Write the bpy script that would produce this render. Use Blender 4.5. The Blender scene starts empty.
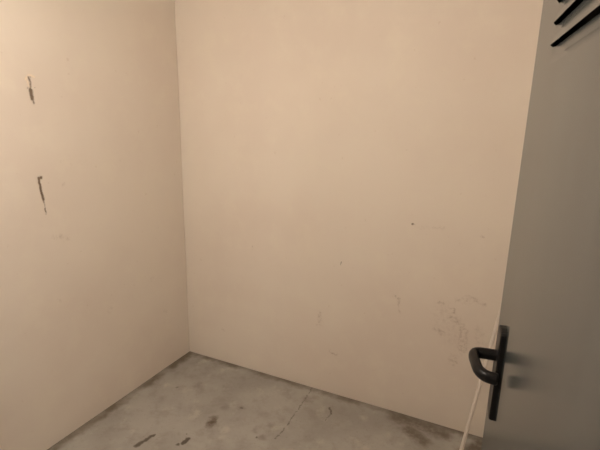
import bpy, bmesh, math, random
from mathutils import Vector, Matrix, noise
random.seed(4)
S = bpy.context.scene
C = S.collection

# ------------------------------------------------------------------ helpers
def link(name, bm, mats, parent=None, smooth=False):
    me = bpy.data.meshes.new(name)
    bm.normal_update()
    bm.to_mesh(me); bm.free()
    for m in (mats if isinstance(mats, (list, tuple)) else [mats]):
        me.materials.append(m)
    if smooth:
        for p in me.polygons: p.use_smooth = True
    o = bpy.data.objects.new(name, me)
    C.objects.link(o)
    if parent: o.parent = parent
    return o

def tag(o, label=None, cat=None, kind=None, group=None):
    if label: o['label'] = label
    if cat: o['category'] = cat
    if kind: o['kind'] = kind
    if group: o['group'] = group
    return o

def add_box(bm, lo, hi, bevel=0, seg=2):
    vs = [bm.verts.new((x, y, z)) for x in (lo[0], hi[0]) for y in (lo[1], hi[1]) for z in (lo[2], hi[2])]
    fs = [(0, 1, 3, 2), (4, 6, 7, 5), (0, 4, 5, 1), (2, 3, 7, 6), (0, 2, 6, 4), (1, 5, 7, 3)]
    faces = [bm.faces.new([vs[i] for i in f]) for f in fs]
    if bevel:
        es = list({e for f in faces for e in f.edges})
        bmesh.ops.bevel(bm, geom=es, offset=bevel, segments=seg, profile=.5, affect='EDGES')
    return vs

def add_sweep(bm, pts, radii, n=16, caps=True):
    """tube through pts; radii = (across, along-z) per point or one float"""
    pts = [Vector(p) for p in pts]
    rings = []
    up = Vector((0, 0, 1))
    for i, p in enumerate(pts):
        t = (pts[min(i+1, len(pts)-1)] - pts[max(i-1, 0)]).normalized()
        if abs(t.dot(up)) > .95:
            a = t.cross(Vector((1, 0, 0))).normalized()
        else:
            a = t.cross(up).normalized()
        b = a.cross(t).normalized()
        r = radii[i] if isinstance(radii, list) else radii
        ra, rb = r if isinstance(r, tuple) else (r, r)
        rings.append([bm.verts.new(p + a*ra*math.cos(2*math.pi*k/n) + b*rb*math.sin(2*math.pi*k/n)) for k in range(n)])
    for r0, r1 in zip(rings, rings[1:]):
        for k in range(n):
            bm.faces.new((r0[k], r0[(k+1) % n], r1[(k+1) % n], r1[k]))
    if caps:
        bm.faces.new(rings[0][::-1]); bm.faces.new(rings[-1])

def add_lathe(bm, prof, c, n=32):
    rings = []
    for r, z in prof:
        rings.append([bm.verts.new((c[0]+r*math.cos(2*math.pi*k/n), c[1]+r*math.sin(2*math.pi*k/n), c[2]+z)) for k in range(n)])
    for r0, r1 in zip(rings, rings[1:]):
        for k in range(n):
            bm.faces.new((r0[k], r0[(k+1) % n], r1[(k+1) % n], r1[k]))
    return rings

def smooth_path(ctrl, m=8):
    P = [Vector(p) for p in ctrl]
    P = [2*P[0]-P[1]] + P + [2*P[-1]-P[-2]]
    out = []
    for i in range(1, len(P)-2):
        for k in range(m):
            t = k/m
            a, b, c, d = P[i-1:i+3]
            out.append(.5*((2*b)+(c-a)*t+(2*a-5*b+4*c-d)*t*t+(3*b-a-3*c+d)*t**3))
    out.append(P[-2])
    return out

# ------------------------------------------------------------------ node helpers
class NT:
    def __init__(s, name):
        s.m = bpy.data.materials.new(name); s.m.use_nodes = True
        s.t = s.m.node_tree; s.t.nodes.clear()
        s.out = s.t.nodes.new('ShaderNodeOutputMaterial')
        s.b = s.t.nodes.new('ShaderNodeBsdfPrincipled')
        s.t.links.new(s.b.outputs[0], s.out.inputs[0])
        s.co = s.t.nodes.new('ShaderNodeTexCoord').outputs['Object']
    def put(s, sock, v):
        if isinstance(v, bpy.types.NodeSocket): s.t.links.new(v, sock)
        else: sock.default_value = v
    def math(s, op, a, b=0.0, c=None, clamp=False):
        n = s.t.nodes.new('ShaderNodeMath'); n.operation = op; n.use_clamp = clamp
        s.put(n.inputs[0], a); s.put(n.inputs[1], b)
        if c is not None: s.put(n.inputs[2], c)
        return n.outputs[0]
    def vec(s, op, a, b=(0, 0, 0), scale=None, val=False):
        n = s.t.nodes.new('ShaderNodeVectorMath'); n.operation = op
        s.put(n.inputs[0], a); s.put(n.inputs[1], b)
        if scale is not None: s.put(n.inputs['Scale'], scale)
        return n.outputs['Value'] if val else n.outputs['Vector']
    def noise(s, scale, detail=3, rough=.55, vec=None, color=False, stretch=None):
        n = s.t.nodes.new('ShaderNodeTexNoise')
        v = vec or s.co
        if stretch: v = s.vec('MULTIPLY', v, stretch)
        s.put(n.inputs['Vector'], v)
        n.inputs['Scale'].default_value = scale; n.inputs['Detail'].default_value = detail
        n.inputs['Roughness'].default_value = rough
        return n.outputs['Color'] if color else n.outputs[0]
    def ramp(s, f, lo, hi, a=0.0, b=1.0):
        n = s.t.nodes.new('ShaderNodeMapRange'); n.interpolation_type = 'SMOOTHSTEP'
        s.put(n.inputs[0], f)
        n.inputs[1].default_value = lo; n.inputs[2].default_value = hi
        n.inputs[3].default_value = a; n.inputs[4].default_value = b
        return n.outputs[0]
    def mix(s, f, a, b):
        n = s.t.nodes.new('ShaderNodeMix'); n.data_type = 'RGBA'
        s.put(n.inputs[0], f)
        for sock, v in ((n.inputs[6], a), (n.inputs[7], b)):
            s.put(sock, v if isinstance(v, bpy.types.NodeSocket) else (*v, 1.0))
        return n.outputs[2]
    def warp(s, amount, scale, detail=3):
        n = s.noise(scale, detail, .6, color=True)
        d = s.vec('SUBTRACT', n, (.5, .5, .5))
        return s.vec('ADD', s.co, s.vec('SCALE', d, scale=amount))
    def seg(s, p, a, b):
        """distance from point p to segment a-b"""
        a, b = Vector(a), Vector(b)
        ba = b - a
        L2 = max(ba.length_squared, 1e-10)
        pa = s.vec('SUBTRACT', p, tuple(a))
        h = s.math('MULTIPLY', s.vec('DOT_PRODUCT', pa, tuple(ba), val=True), 1/L2, clamp=True)
        return s.vec('LENGTH', s.vec('SUBTRACT', pa, s.vec('SCALE', tuple(ba), scale=h)), val=True)
    def marks(s, p, items):
        """items: (polyline, radius, softness, strength) -> 0..1 mask"""
        tot = None
        for line, r, soft, k in items:
            if len(line) == 1: line = [line[0], line[0]]
            d = None
            for a, b in zip(line, line[1:]):
                q = s.seg(p, a, b)
                d = q if d is None else s.math('MINIMUM', d, q)
            m = s.ramp(d, r+soft, max(r-soft, 0), 0.0, k)
            tot = m if tot is None else s.math('MAXIMUM', tot, m)
        return tot
    def bump(s, h, strength, dist):
        n = s.t.nodes.new('ShaderNodeBump'); n.inputs['Strength'].default_value = strength
        n.inputs['Distance'].default_value = dist
        s.put(n.inputs['Height'], h)
        s.t.links.new(n.outputs[0], s.b.inputs['Normal'])
    def set(s, color, rough, metal=0.0, spec=.5):
        s.put(s.b.inputs['Base Color'], color if isinstance(color, bpy.types.NodeSocket) else (*color, 1))
        s.put(s.b.inputs['Roughness'], rough); s.put(s.b.inputs['Metallic'], metal)
        s.b.inputs['Specular IOR Level'].default_value = spec
        return s.m

# ------------------------------------------------------------------ materials
PAINT_A, PAINT_B, PAINT_C = (.75, .680, .595), (.715, .635, .555), (.765, .70, .60)
GOUGE, SMUDGE = (.085, .058, .036), (.30, .215, .155)

def wall_material(name, gouges, chips, smudges):
    n = NT(name)
    big = n.noise(1.3, 3); mid = n.noise(6.5, 4, .6)
    col = n.mix(n.ramp(big, .35, .65), PAINT_A, PAINT_B)
    col = n.mix(n.ramp(mid, .45, .75, 0, .55), col, PAINT_C)
    fleck = n.ramp(n.noise(38, 2, .5), .70, .78, 0, .22)
    col = n.mix(fleck, col, (.50, .39, .29))
    h = n.math('ADD', n.math('MULTIPLY', n.noise(9, 5, .6), .5), n.math('MULTIPLY', n.noise(120, 3), .10))
    if smudges:
        w = n.warp(.075, 24, 5)
        sm = n.marks(w, smudges)
        sm = n.math('MULTIPLY', n.math('MULTIPLY', sm, .85), n.ramp(n.noise(62, 4, .75), .40, .72))
        col = n.mix(sm, col, SMUDGE)
    if chips:
        w = n.warp(.012, 60)
        cm = n.marks(w, chips)
        col = n.mix(cm, col, (.84, .72, .57)); h = n.math('SUBTRACT', h, n.math('MULTIPLY', cm, .5))
    if gouges:
        w = n.warp(.014, 55, 4)
        gm = n.marks(w, gouges)
        col = n.mix(gm, col, n.mix(n.noise(160, 2), GOUGE, (.20, .14, .09)))
        h = n.math('SUBTRACT', h, n.math('MULTIPLY', gm, 2.0))
    n.bump(h, .30, .006)
    return n.set(col, .75, spec=.25)

def L(*p): return [(0, y, z) for y, z in p]
def B(*p): return [(x, 0, z) for x, z in p]
left_paint = wall_material('cream_wall_paint_left',
    [(L((-.909, 1.694), (-.902, 1.690)), .003, .003, .6), (L((-.912, 1.688), (-.906, 1.668), (-.908, 1.634)), .0052, .003, .75), (L((-.909, 1.640), (-.906, 1.606)), .0085, .004, .92), (L((-.905, 1.612), (-.9025, 1.585)), .004, .003, .9),
     (L((-.889, 1.651)), .003, .002, .6), (L((-.876, 1.66)), .002, .002, .45), (L((-.921, 1.645)), .004, .003, .45),
     (L((-.907, 1.276), (-.919, 1.277), (-.917, 1.241), (-.911, 1.180)), .0062, .003, .95), (L((-.911, 1.185), (-.906, 1.142), (-.9035, 1.115)), .0036, .002, .85)],
    [(L((-.926, 1.680), (-.909, 1.698), (-.888, 1.692)), .0050, .003, .95), (L((-.918, 1.672), (-.914, 1.652)), .0045, .003, .8)],
    [(L((-.803, 1.344)), .012, .006, .35), (L((-.868, .998), (-.850, 1.0)), .014, .010, .55), (L((-.832, .985), (-.818, .985)), .014, .01, .45),
     (L((-.75, 1.317)), .009, .006, .4), (L((-.806, 1.231)), .010, .006, .35), (L((-1.054, 1.151)), .008, .005, .5),
     (L((-.889, .702)), .012, .008, .4), (L((-.616, .543)), .02, .012, .3), (L((-.474, 1.319)), .008, .006, .3),
     (L((-.30, .62)), .012, .01, .3), (L((-.22, .38), (-.20, .36)), .008, .006, .4)])
back_paint = wall_material('cream_wall_paint_back',
    [(B((1.415, 1.051)), .0055, .003, .9), (B((1.405, 1.055), (1.425, 1.049)), .002, .002, .4), (B((1.055, .799), (1.050, .783)), .0030, .002, .6), (B((.498, .809)), .003, .002, .45), (B((1.357, .668), (1.358, .655)), .003, .002, .45)],
    None,
    [(B((1.43, 1.043), (1.575, 1.055)), .006, .005, .35), (B((1.575, .673), (1.606, .654)), .012, .008, .6),
     (B((1.639, .651), (1.645, .637)), .011, .006, 1.0), (B((1.628, .610), (1.665, .603), (1.69, .57)), .012, .008, .75),
     (B((1.69, .58), (1.702, .50), (1.70, .445)), .020, .014, .62), (B((1.655, .70), (1.689, .710), (1.73, .722), (1.775, .695)), .012, .009, .6),
     (B((1.766, .569), (1.786, .469)), .020, .014, .35), (B((1.356, .669), (1.368, .64), (1.388, .582)), .008, .007, .6),
     (B((.942, .486), (.938, .412)), .013, .009, .5), (B((1.573, .535), (1.604, .515)), .014, .010, .6),
     (B((1.675, .413), (1.665, .371)), .015, .01, .5), (B((1.01, .268), (1.047, .253)), .010, .008, .7),
     (B((1.722, 1.026), (1.735, 1.023)), .008, .005, .5), (B((.276, .219)), .010, .006, .6), (B((.50, .81), (.495, .775)), .008, .007, .4),
     (B((1.60, .62), (1.66, .52)), .055, .05, .22)])
plain_paint = wall_material('cream_wall_paint', None, None, None)

def concrete():
    n = NT('worn_concrete')
    big = n.noise(2.6, 4, .6); mid = n.noise(11, 5, .65); fine = n.noise(70, 4, .65)
    col = n.mix(n.ramp(big, .35, .68), (.41, .392, .358), (.335, .318, .29))
    col = n.mix(n.ramp(mid, .46, .70, 0, .55), col, (.285, .262, .225))
    col = n.mix(n.ramp(n.noise(7, 4, .6, stretch=(1.2, 1, 1)), .56, .72, 0, .6), col, (.50, .47, .415))
    col = n.mix(n.ramp(fine, .56, .74, 0, .45), col, (.23, .207, .172))
    D = (.085, .066, .048)
    w = n.warp(.06, 24, 4)
    P = lambda *p: [(x, y, 0) for x, y in p]
    soft = n.marks(w, [(P((.568, -.548), (.561, -.492)), .018, .012, 1.0), (P((.641, -.357)), .018, .014, .4), (P((.559, -.39)), .022, .014, .28),
                       (P((.850, -.406)), .020, .016, .4), (P((.86, -.50)), .018, .016, .5), (P((.80, -.47)), .02, .018, .35), (P((.30, -.30)), .03, .03, .3),
                       (P((1.42, -.045), (1.55, -.05), (1.66, -.06)), .040, .034, .75), (P((1.50, -.11), (1.58, -.16)), .034, .028, .8), (P((1.448, -.125)), .02, .018, .4),
                       (P((1.86, -.03), (1.80, -.12), (1.77, -.18)), .030, .02, .9), (P((.93, -.12)), .03, .025, .35)])
    soft = n.math('MULTIPLY', soft, n.ramp(n.noise(26, 5, .7), .28, .56, .35, 1))
    col = n.mix(soft, col, (.135, .105, .078))
    w2 = n.warp(.028, 38, 4)
    hard = n.marks(w2, [(P((.353, -.822), (.360, -.785), (.372, -.735)), .009, .005, .85), (P((.352, -.825), (.356, -.80)), .013, .006, .75),
                        (P((.539, -.712), (.540, -.678)), .011, .005, .9), (P((.521, -.730)), .009, .004, .8), (P((.510, -.649)), .004, .002, .85),
                        (P((.837, -.514)), .005, .003, .8), (P((.641, -.352)), .006, .003, .6), (P((.201, -.364)), .008, .006, .5),
                        (P((1.066, -.128), (1.084, -.150), (1.095, -.175)), .005, .003, .75), (P((1.095, -.175), (1.088, -.24)), .003, .002, .45)])
    col = n.mix(hard, col, D)
    w3 = n.warp(.03, 34, 4)
    crack = n.marks(w3, [(P((.905, .02), (.916, -.12), (.921, -.233), (.928, -.36), (.922, -.48)), (.0030), .0025, .62)])
    crack = n.math('MULTIPLY', crack, n.ramp(n.noise(28, 2), .30, .50, .45, 1))
    col = n.mix(crack, col, D)
    # grime swept against the foot of the walls, an irregular strip
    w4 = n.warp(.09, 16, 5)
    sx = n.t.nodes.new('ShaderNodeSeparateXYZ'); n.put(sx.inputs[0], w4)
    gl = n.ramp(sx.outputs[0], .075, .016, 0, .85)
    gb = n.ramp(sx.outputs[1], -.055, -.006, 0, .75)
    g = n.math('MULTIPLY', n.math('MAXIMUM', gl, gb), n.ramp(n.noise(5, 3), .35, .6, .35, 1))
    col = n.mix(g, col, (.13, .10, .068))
    h = n.math('ADD', n.math('MULTIPLY', mid, .6), n.math('MULTIPLY', fine, .3))
    h = n.math('SUBTRACT', h, n.math('MULTIPLY', crack, 1.0))
    n.bump(h, .35, .008)
    return n.set(col, .72, spec=.3)
floor_mat = concrete()

def door_paint():
    n = NT('grey_door_paint')
    st = n.noise(14, 4, .6, stretch=(1.0, 1.0, .10))
    big = n.noise(3.0, 3)
    col = n.mix(n.ramp(st, .3, .7), (.038, .045, .044), (.060, .068, .066))
    col = n.mix(n.ramp(big, .45, .75, 0, .5), col, (.040, .045, .045))
    sc = n.ramp(n.noise(42, 3, .6, stretch=(1, 1, .05)), .60, .85, 0, .0)
    col = n.mix(sc, col, (.09, .087, .08))
    r = .245
    n.b.inputs['IOR'].default_value = 1.9
    return n.set(col, r, spec=.5)
door_mat = door_paint()
n = NT('dark_cavity_shade'); lining = n.set(n.mix(n.noise(30), (.05, .045, .04), (.03, .027, .024)), .7)  # black-brown tone paints in the shade inside the hollow door
n = NT('black_nylon'); n.bump(n.noise(400, 2), .08, .0005)
nylon = n.set(n.mix(n.noise(25, 3), (.0055, .005, .0052), (.009, .0082, .0082)), n.ramp(n.noise(30), .3, .7, .30, .40), spec=.20)
n = NT('cream_plastic'); pole_mat = n.set(n.mix(n.noise(12, 4), (.66, .60, .535), (.60, .54, .475)), .45)
n = NT('grey_frame_paint'); frame_mat = n.set(n.mix(n.noise(6, 3), (.25, .23, .19), (.21, .19, .16)), .45)
n = NT('ceiling_paint'); n.bump(n.noise(60, 4), .2, .004); ceil_mat = n.set(n.mix(n.noise(3, 4), (.76, .70, .62), (.71, .65, .57)), .85)
n = NT('zinc_steel'); steel = n.set(n.mix(n.noise(40, 3), (.42, .41, .40), (.34, .33, .32)), .4, metal=.9)
n = NT('white_enamel'); enamel = n.set(n.mix(n.noise(20, 2), (.80, .77, .70), (.74, .70, .62)), .3)
n = NT('warm_lit_glass'); bulb_mat = n.set((.9, .85, .75), .3); n.b.inputs['Emission Color'].default_value = (1, .74, .47, 1); n.b.inputs['Emission Strength'].default_value = 30

# ------------------------------------------------------------------ the room
W, FRONT, H = 2.10, -1.985, 2.60          # room: x 0..W, y FRONT..0
T = .12
def wall(name, origin, du, dv, lu, lv, thick_dir, mat, wob=.0022, step=.06, seed=0.0):
    """plastered wall: a gently uneven inner face on a solid slab"""
    du, dv, td = Vector(du), Vector(dv), Vector(thick_dir)
    nu, nv = max(1, round(lu/step)), max(1, round(lv/step))
    bm = bmesh.new()
    g = []
    for i in range(nu+1):
        row = []
        for j in range(nv+1):
            p = Vector(origin)+du*lu*i/nu+dv*lv*j/nv
            w = noise.noise(p*2.3+Vector((seed, 0, 0)))*wob + noise.noise(p*7+Vector((0, seed, 0)))*wob*.4
            row.append(bm.verts.new(p + td*(w+wob)))
        g.append(row)
    for i in range(nu):
        for j in range(nv):
            bm.faces.new((g[i][j], g[i+1][j], g[i+1][j+1], g[i][j+1]))
    inner = set(bm.verts)
    edge = [g[i][0] for i in range(nu+1)]+[g[nu][j] for j in range(1, nv+1)]+[g[i][nv] for i in range(nu-1, -1, -1)]+[g[0][j] for j in range(nv-1, 0, -1)]
    back = [bm.verts.new(v.co + td*T) for v in edge]
    edge = [bm.verts.new(v.co) for v in edge]
    for k in range(len(edge)):
        bm.faces.new((edge[k], back[k], back[(k+1) % len(edge)], edge[(k+1) % len(edge)]))
    bm.faces.new(back)
    for f in bm.faces:
        f.normal_update()
        if f.normal.dot(td) > 0 and len(f.verts) == 4 and f.verts[0] in inner: f.normal_flip()
    return tag(link(name, bm, mat, smooth=False), kind='structure')

wl = wall('wall_left', (0, FRONT, 0), (0, 1, 0), (0, 0, 1), -FRONT, H, (-1, 0, 0), left_paint, seed=3.1)
wb = wall('wall_back', (-T, 0, 0), (1, 0, 0), (0, 0, 1), W+2*T, H, (0, 1, 0), back_paint, seed=8.4)
wr = wall('wall_right', (W, FRONT, 0), (0, 1, 0), (0, 0, 1), -FRONT, H, (1, 0, 0), plain_paint, seed=5.7)
for o in (wl, wb, wr):
    for p in o.data.polygons: p.use_smooth = abs(p.normal.z) < .5 and p.area < .02

HX, DW, DH = 1.950, .80, 2.04              # hinge line, leaf width, opening height
bm = bmesh.new()
add_box(bm, (-T, FRONT-T, 0), (HX-DW-.05, FRONT, H))
add_box(bm, (HX+.045, FRONT-T, 0), (W+T, FRONT, H))
add_box(bm, (HX-DW-.05, FRONT-T, DH+.05), (HX+.045, FRONT, H))
tag(link('wall_front', bm, plain_paint), kind='structure')
bm = bmesh.new(); add_box(bm, (-T, -3.07, H), (3.2, T, H+.1)); tag(link('ceiling', bm, ceil_mat), kind='structure')
bm = bmesh.new(); add_box(bm, (-T, -3.07, -.1), (3.2, T, 0)); tag(link('floor', bm, floor_mat), kind='structure')
bm = bmesh.new()                            # steel door frame lining the opening
add_box(bm, (HX-DW-.05, FRONT-T-.01, 0), (HX-DW-.012, FRONT+.01, DH+.05), .003)
add_box(bm, (HX+.012, FRONT-T-.01, 0), (HX+.045, FRONT+.01, DH+.05), .003)
add_box(bm, (HX-DW-.012, FRONT-T-.01, DH), (HX+.012, FRONT+.01, DH+.05), .003)
tag(link('trim_1', bm, frame_mat), kind='structure')

# ------------------------------------------------------------------ the steel door, swung in 83 degrees
# leaf coordinates: x = distance from the free edge, y = outward (towards the room's left), z = up
ang = math.radians(7.0)
hd = Vector((math.sin(ang), -math.cos(ang), 0)); nr = Vector((-math.cos(ang), -math.sin(ang), 0))
EDGE = Vector((1.8475, -1.191, 0))
LEAN = .0066                                # the old leaf hangs slightly out of plumb
zz = (Vector((0, 0, 1)) - nr*LEAN).normalized(); nn = zz.cross(hd).normalized()
nn = nn if nn.dot(nr) > 0 else -nn
EDGE = EDGE + nr*LEAN*1.40
DOOR_M = Matrix(((hd.x, nn.x, zz.x, EDGE.x), (hd.y, nn.y, zz.y, EDGE.y), (hd.z, nn.z, zz.z, 0), (0, 0, 0, 1)))
TH, Z0, Z1 = .040, .008, 2.025
bm = bmesh.new()
cache = {}
def V(x, y, z):
    k = (round(x, 5), round(y, 5), round(z, 5))
    if k not in cache: cache[k] = bm.verts.new((x, y, z))
    return cache[k]
def quad(a, b, c, d, mi=0):
    vs = []
    for p in (a, b, c, d):
        v = V(*p)
        if v not in vs: vs.append(v)
    if len(vs) > 2:
        f = bm.faces.new(vs); f.material_index = mi; return f
SA, SB = .166, .664
slots = [1.658+.0302*i for i in range(8)]
xs = [SA, SA+.003, SA+.008, SA+.014, SA+.021, SA+.03] + [SA+.03+(SB-SA-.06)*i/12 for i in range(1, 12)] + [SB-.03, SB-.021, SB-.014, SB-.008, SB-.003, SB]
def amp(x):
    d = min(x-SA, SB-x)
    t = min(1, max(0, d/.026)); return t*t*(3-2*t)
ZB, ZT = slots[0]-.016, slots[-1]+.0302
def column(x):
    """profile strips between slots, bottom to top, at this x"""
    a = amp(x); ag = min(1, min(x-SA, SB-x)/.008)
    strips = [[(x, 0, ZB), (x, -.0005*a, slots[0]-.011), (x, -.0012*a, slots[0]-.001*a)]]
    for i, z in enumerate(slots):
        s = [(x, .0068*a, z+.0004*ag), (x, .0064*a, z+.0024*ag+.0005), (x, .0036*a, z+.0125), (x, .0010*a, z+.0180), (x, 0, z+.0205)]
        if i+1 < len(slots): s += [(x, -.0005*a, slots[i+1]-.008), (x, -.0012*a, slots[i+1]-.001*a)]
        else: s += [(x, 0, ZT)]
        strips.append(s)
    return strips
cols = [column(x) for x in xs]
for c0, c1 in zip(cols, cols[1:]):
    for s0, s1 in zip(c0, c1):
        for k in range(len(s0)-1):
            f = quad(s0[k], s1[k], s1[k+1], s0[k+1])
            if f: f.smooth = True
# plain sheet round the louvres
zl = [s[k][2] for s in cols[0] for k in range(len(s))]
for x0, x1, col in ((.004, SA, cols[0]), (SB, DW-.004, cols[-1])):
    pts = [p[2] for s in col for p in s]
    pts = sorted(set(round(p, 5) for p in pts))
    for a, b in zip(pts, pts[1:]):
        quad((x0, 0, a), (x1, 0, a), (x1, 0, b), (x0, 0, b))
PB = .16
def ph(x, z):
    return .0040*max(0, min(1, (x-SA)/.014, (SB-x)/.014, (z-PB)/.012, (ZB-z)/.011))
xall = [.004]+xs+[DW-.004]
for a, b in zip(xall, xall[1:]):
    if SA-1e-6 <= a and b <= SB+1e-6:       # the leaf's pressed panel below the louvres, raised 4 mm
        zs = [Z0, PB, PB+.012, ZB-.011, ZB]
        for z0, z1 in zip(zs, zs[1:]):
            f = quad((a, ph(a, z0), z0), (b, ph(b, z0), z0), (b, ph(b, z1), z1), (a, ph(a, z1), z1))
    else:
        quad((a, 0, Z0), (b, 0, Z0), (b, 0, ZB), (a, 0, ZB))
    quad((a, 0, ZT), (b, 0, ZT), (b, 0, Z1), (a, 0, Z1))
# rolled edges, rim and rear sheet
def strip_edge(x_f, x_o):
    zs = sorted({round(v.co.z, 5) for v in bm.verts if abs(v.co.x-x_f) < 1e-5 and abs(v.co.y) < 1e-6})
    prev = [(x_f, 0), (x_f+(x_o-x_f)*.7, -.0012), (x_o, -.004), (x_o, -TH)]
    for a, b in zip(zs, zs[1:]):
        for (p, q), (p2, q2) in zip(prev, prev[1:]):
            quad((p, q, a), (p, q, b), (p2, q2, b), (p2, q2, a))
strip_edge(.004, 0); strip_edge(DW-.004, DW)
bk = [(0, -TH, Z0), (DW, -TH, Z0), (DW, -TH, Z1), (0, -TH, Z1)]
quad(*bk[::-1])
quad((.004, 0, Z0), (DW-.004, 0, Z0), (DW, -TH, Z0), (0, -TH, Z0))
quad((.004, 0, Z1), (DW-.004, 0, Z1), (DW, -TH, Z1), (0, -TH, Z1))
bmesh.ops.recalc_face_normals(bm, faces=bm.faces[:])
# dark lining added in the hollow leaf: shade behind the louvres put into colour
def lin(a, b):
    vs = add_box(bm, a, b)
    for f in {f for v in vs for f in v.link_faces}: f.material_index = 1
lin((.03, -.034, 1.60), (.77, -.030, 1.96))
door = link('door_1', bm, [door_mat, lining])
door.matrix_world = DOOR_M
tag(door, 'grey painted steel door standing open, with slotted vents and a black handle', 'door', 'structure')

# handle: long narrow plate with a return-to-door lever
bm = bmesh.new()
PX, PZ0, PZ1 = .110, .986, 1.173
pw, pt = .025, .0105
out = []
for k in range(9):
    t = math.pi*k/8; out.append((math.cos(t), math.sin(t)))
def plate_ring(y, inset):
    r = pw-inset
    e = .012
    pts = [(PX+r*(abs(c)**.6)*(1 if c >= 0 else -1), y, PZ1-e+(e-inset)*s**.6) for c, s in out]
    pts += [(PX-r*(abs(c)**.6)*(1 if c >= 0 else -1), y, PZ0+e-(e-inset)*s**.6) for c, s in out]
    return [bm.verts.new(p) for p in pts]
rings = [plate_ring(-.0002, 0), plate_ring(pt-.003, 0.0004), plate_ring(pt-.0008, .0016), plate_ring(pt, .004)]
for r0, r1 in zip(rings, rings[1:]):
    for k in range(len(r0)): bm.faces.new((r0[k], r0[(k+1) % len(r0)], r1[(k+1) % len(r1)], r1[k]))
bm.faces.new(rings[-1]); bm.faces.new(rings[0][::-1])
bmesh.ops.recalc_face_normals(bm, faces=bm.faces[:])
plate = link('handle_plate', bm, nylon, door)
tag(plate, 'black back plate of the door handle')
bm = bmesh.new()
HZ = 1.1155
ctrl = [(PX, .006, HZ), (PX, .026, HZ), (PX+.001, .039, HZ), (PX+.006, .0480, HZ), (PX+.018, .0510, HZ), (PX+.042, .0485, HZ), (PX+.066, .0445, HZ), (PX+.081, .0360, HZ), (PX+.087, .0250, HZ), (PX+.088, .0140, HZ)]
path = smooth_path(ctrl, 6)
rad = []
for i, p in enumerate(path):
    t = i/(len(path)-1)
    rad.append((.0098, .0110) if t < .3 else (.0092, .0112))
rad[-1] = (.0075, .0090); rad[0] = (.012, .012)
add_sweep(bm, path, rad, 20)
bmesh.ops.recalc_face_normals(bm, faces=bm.faces[:])
lever = link('lever', bm, nylon, plate, smooth=True)
tag(lever, 'black lever curving back towards the door')
# hinges
for z in (.25, 1.80):
    bm = bmesh.new()
    add_sweep(bm, [(DW+.004, -.004, z-.05), (DW+.004, -.004, z+.05)], .007, 14)
    link('hinge', bm, steel, door)

# ------------------------------------------------------------------ thin pole leaning in the corner behind the door edge
bm = bmesh.new()
a, b = Vector((1.7447, -.4065, .0005)), Vector((1.8950, -.0085, 1.040))
d = (b-a)
R = .0082
pts = [a+d*t for t in (0, .004, .25, .5, .75, .996, 1)]
pts = [p - a for p in pts]
add_sweep(bm, pts, [R*.8, R, R, R, R, R, R*.8], 16)
pole = link('pole', bm, pole_mat, smooth=True)
pole.location = a
pole.location.z = .0025
tag(pole, 'thin cream pole leaning against the back wall beside the open door', 'pole')

# ------------------------------------------------------------------ bulkhead lamp inside the room, on the wall left of the doorway
LAMP_X, LAMP_Z, LAMP_C = .92, 1.93, (1, .92, .84)
def point(name, parent, loc, energy, color, size):
    ld = bpy.data.lights.new(name, 'POINT'); ld.energy = energy; ld.color = color; ld.shadow_soft_size = size
    o = bpy.data.objects.new(name, ld); C.objects.link(o); o.parent = parent; o.location = loc
    return o
lamp = bpy.data.objects.new('bulkhead_lamp', None); C.objects.link(lamp); lamp.location = (LAMP_X, FRONT-.002, LAMP_Z)
tag(lamp, 'oval white bulkhead lamp on the wall beside the doorway', 'lamp')
bm = bmesh.new(); add_sweep(bm, [(0, 0, 0), (0, .022, 0), (0, .030, 0)], [(.105, .062), (.105, .062), (.098, .055)], 40); link('base', bm, enamel, lamp)
bm = bmesh.new(); add_sweep(bm, [(0, .028, 0), (0, .055, 0), (0, .072, 0), (0, .080, 0)], [(.088, .046), (.082, .043), (.06, .03), (.02, .01)], 40); link('globe', bm, bulb_mat, lamp, True)
point('bulkhead_light', lamp, (0, .15, 0), 29.5, LAMP_C, .05)

# ------------------------------------------------------------------ corridor outside the doorway with its wall lamp
CY = -2.95
bm = bmesh.new(); add_box(bm, (-T, CY-T, 0), (3.2, CY, H)); tag(link('wall_corridor', bm, plain_paint), kind='structure')
wlamp = bpy.data.objects.new('wall_lamp', None); C.objects.link(wlamp); wlamp.location = (2.35, CY, 2.10)
tag(wlamp, 'round white wall lamp outside in the corridor', 'lamp')
bm = bmesh.new(); add_sweep(bm, [(0, 0, 0), (0, .02, 0), (0, .03, 0)], [.075, .075, .068], 32); link('base', bm, enamel, wlamp)
bm = bmesh.new(); add_sweep(bm, [(0, .028, 0), (0, .06, 0), (0, .08, 0), (0, .09, 0)], [.062, .060, .045, .02], 32); link('globe', bm, bulb_mat, wlamp, True)
point('wall_lamp_light', wlamp, (0, .16, 0), 22, LAMP_C, .05)

# corridor light outside the open doorway, soft and warm
w = bpy.data.worlds.new('corridor'); S.world = w; w.use_nodes = True
w.node_tree.nodes['Background'].inputs[0].default_value = (1, .95, .89, 1)
w.node_tree.nodes['Background'].inputs[1].default_value = .5

# ------------------------------------------------------------------ camera
cd = bpy.data.cameras.new('camera'); cam = bpy.data.objects.new('camera', cd); C.objects.link(cam)
cd.sensor_width = 36; cd.lens = 450/600*36; cd.clip_start = .02
r_ = Vector((.90010665, .43760474, .0169702)); u_ = Vector((-.1163417, .20272789, .97222182)); f_ = Vector((-.41909144, .8761053, -.23344536))
cam.matrix_world = Matrix(((r_.x, u_.x, -f_.x, 1.84408), (r_.y, u_.y, -f_.y, -2.16583), (r_.z, u_.z, -f_.z, 1.55), (0, 0, 0, 1)))
S.camera = cam
S.view_settings.view_transform = 'Standard'; S.view_settings.look = 'None'
S.view_settings.gamma = 1; S.view_settings.use_curve_mapping = False
S.view_settings.exposure = 0.0
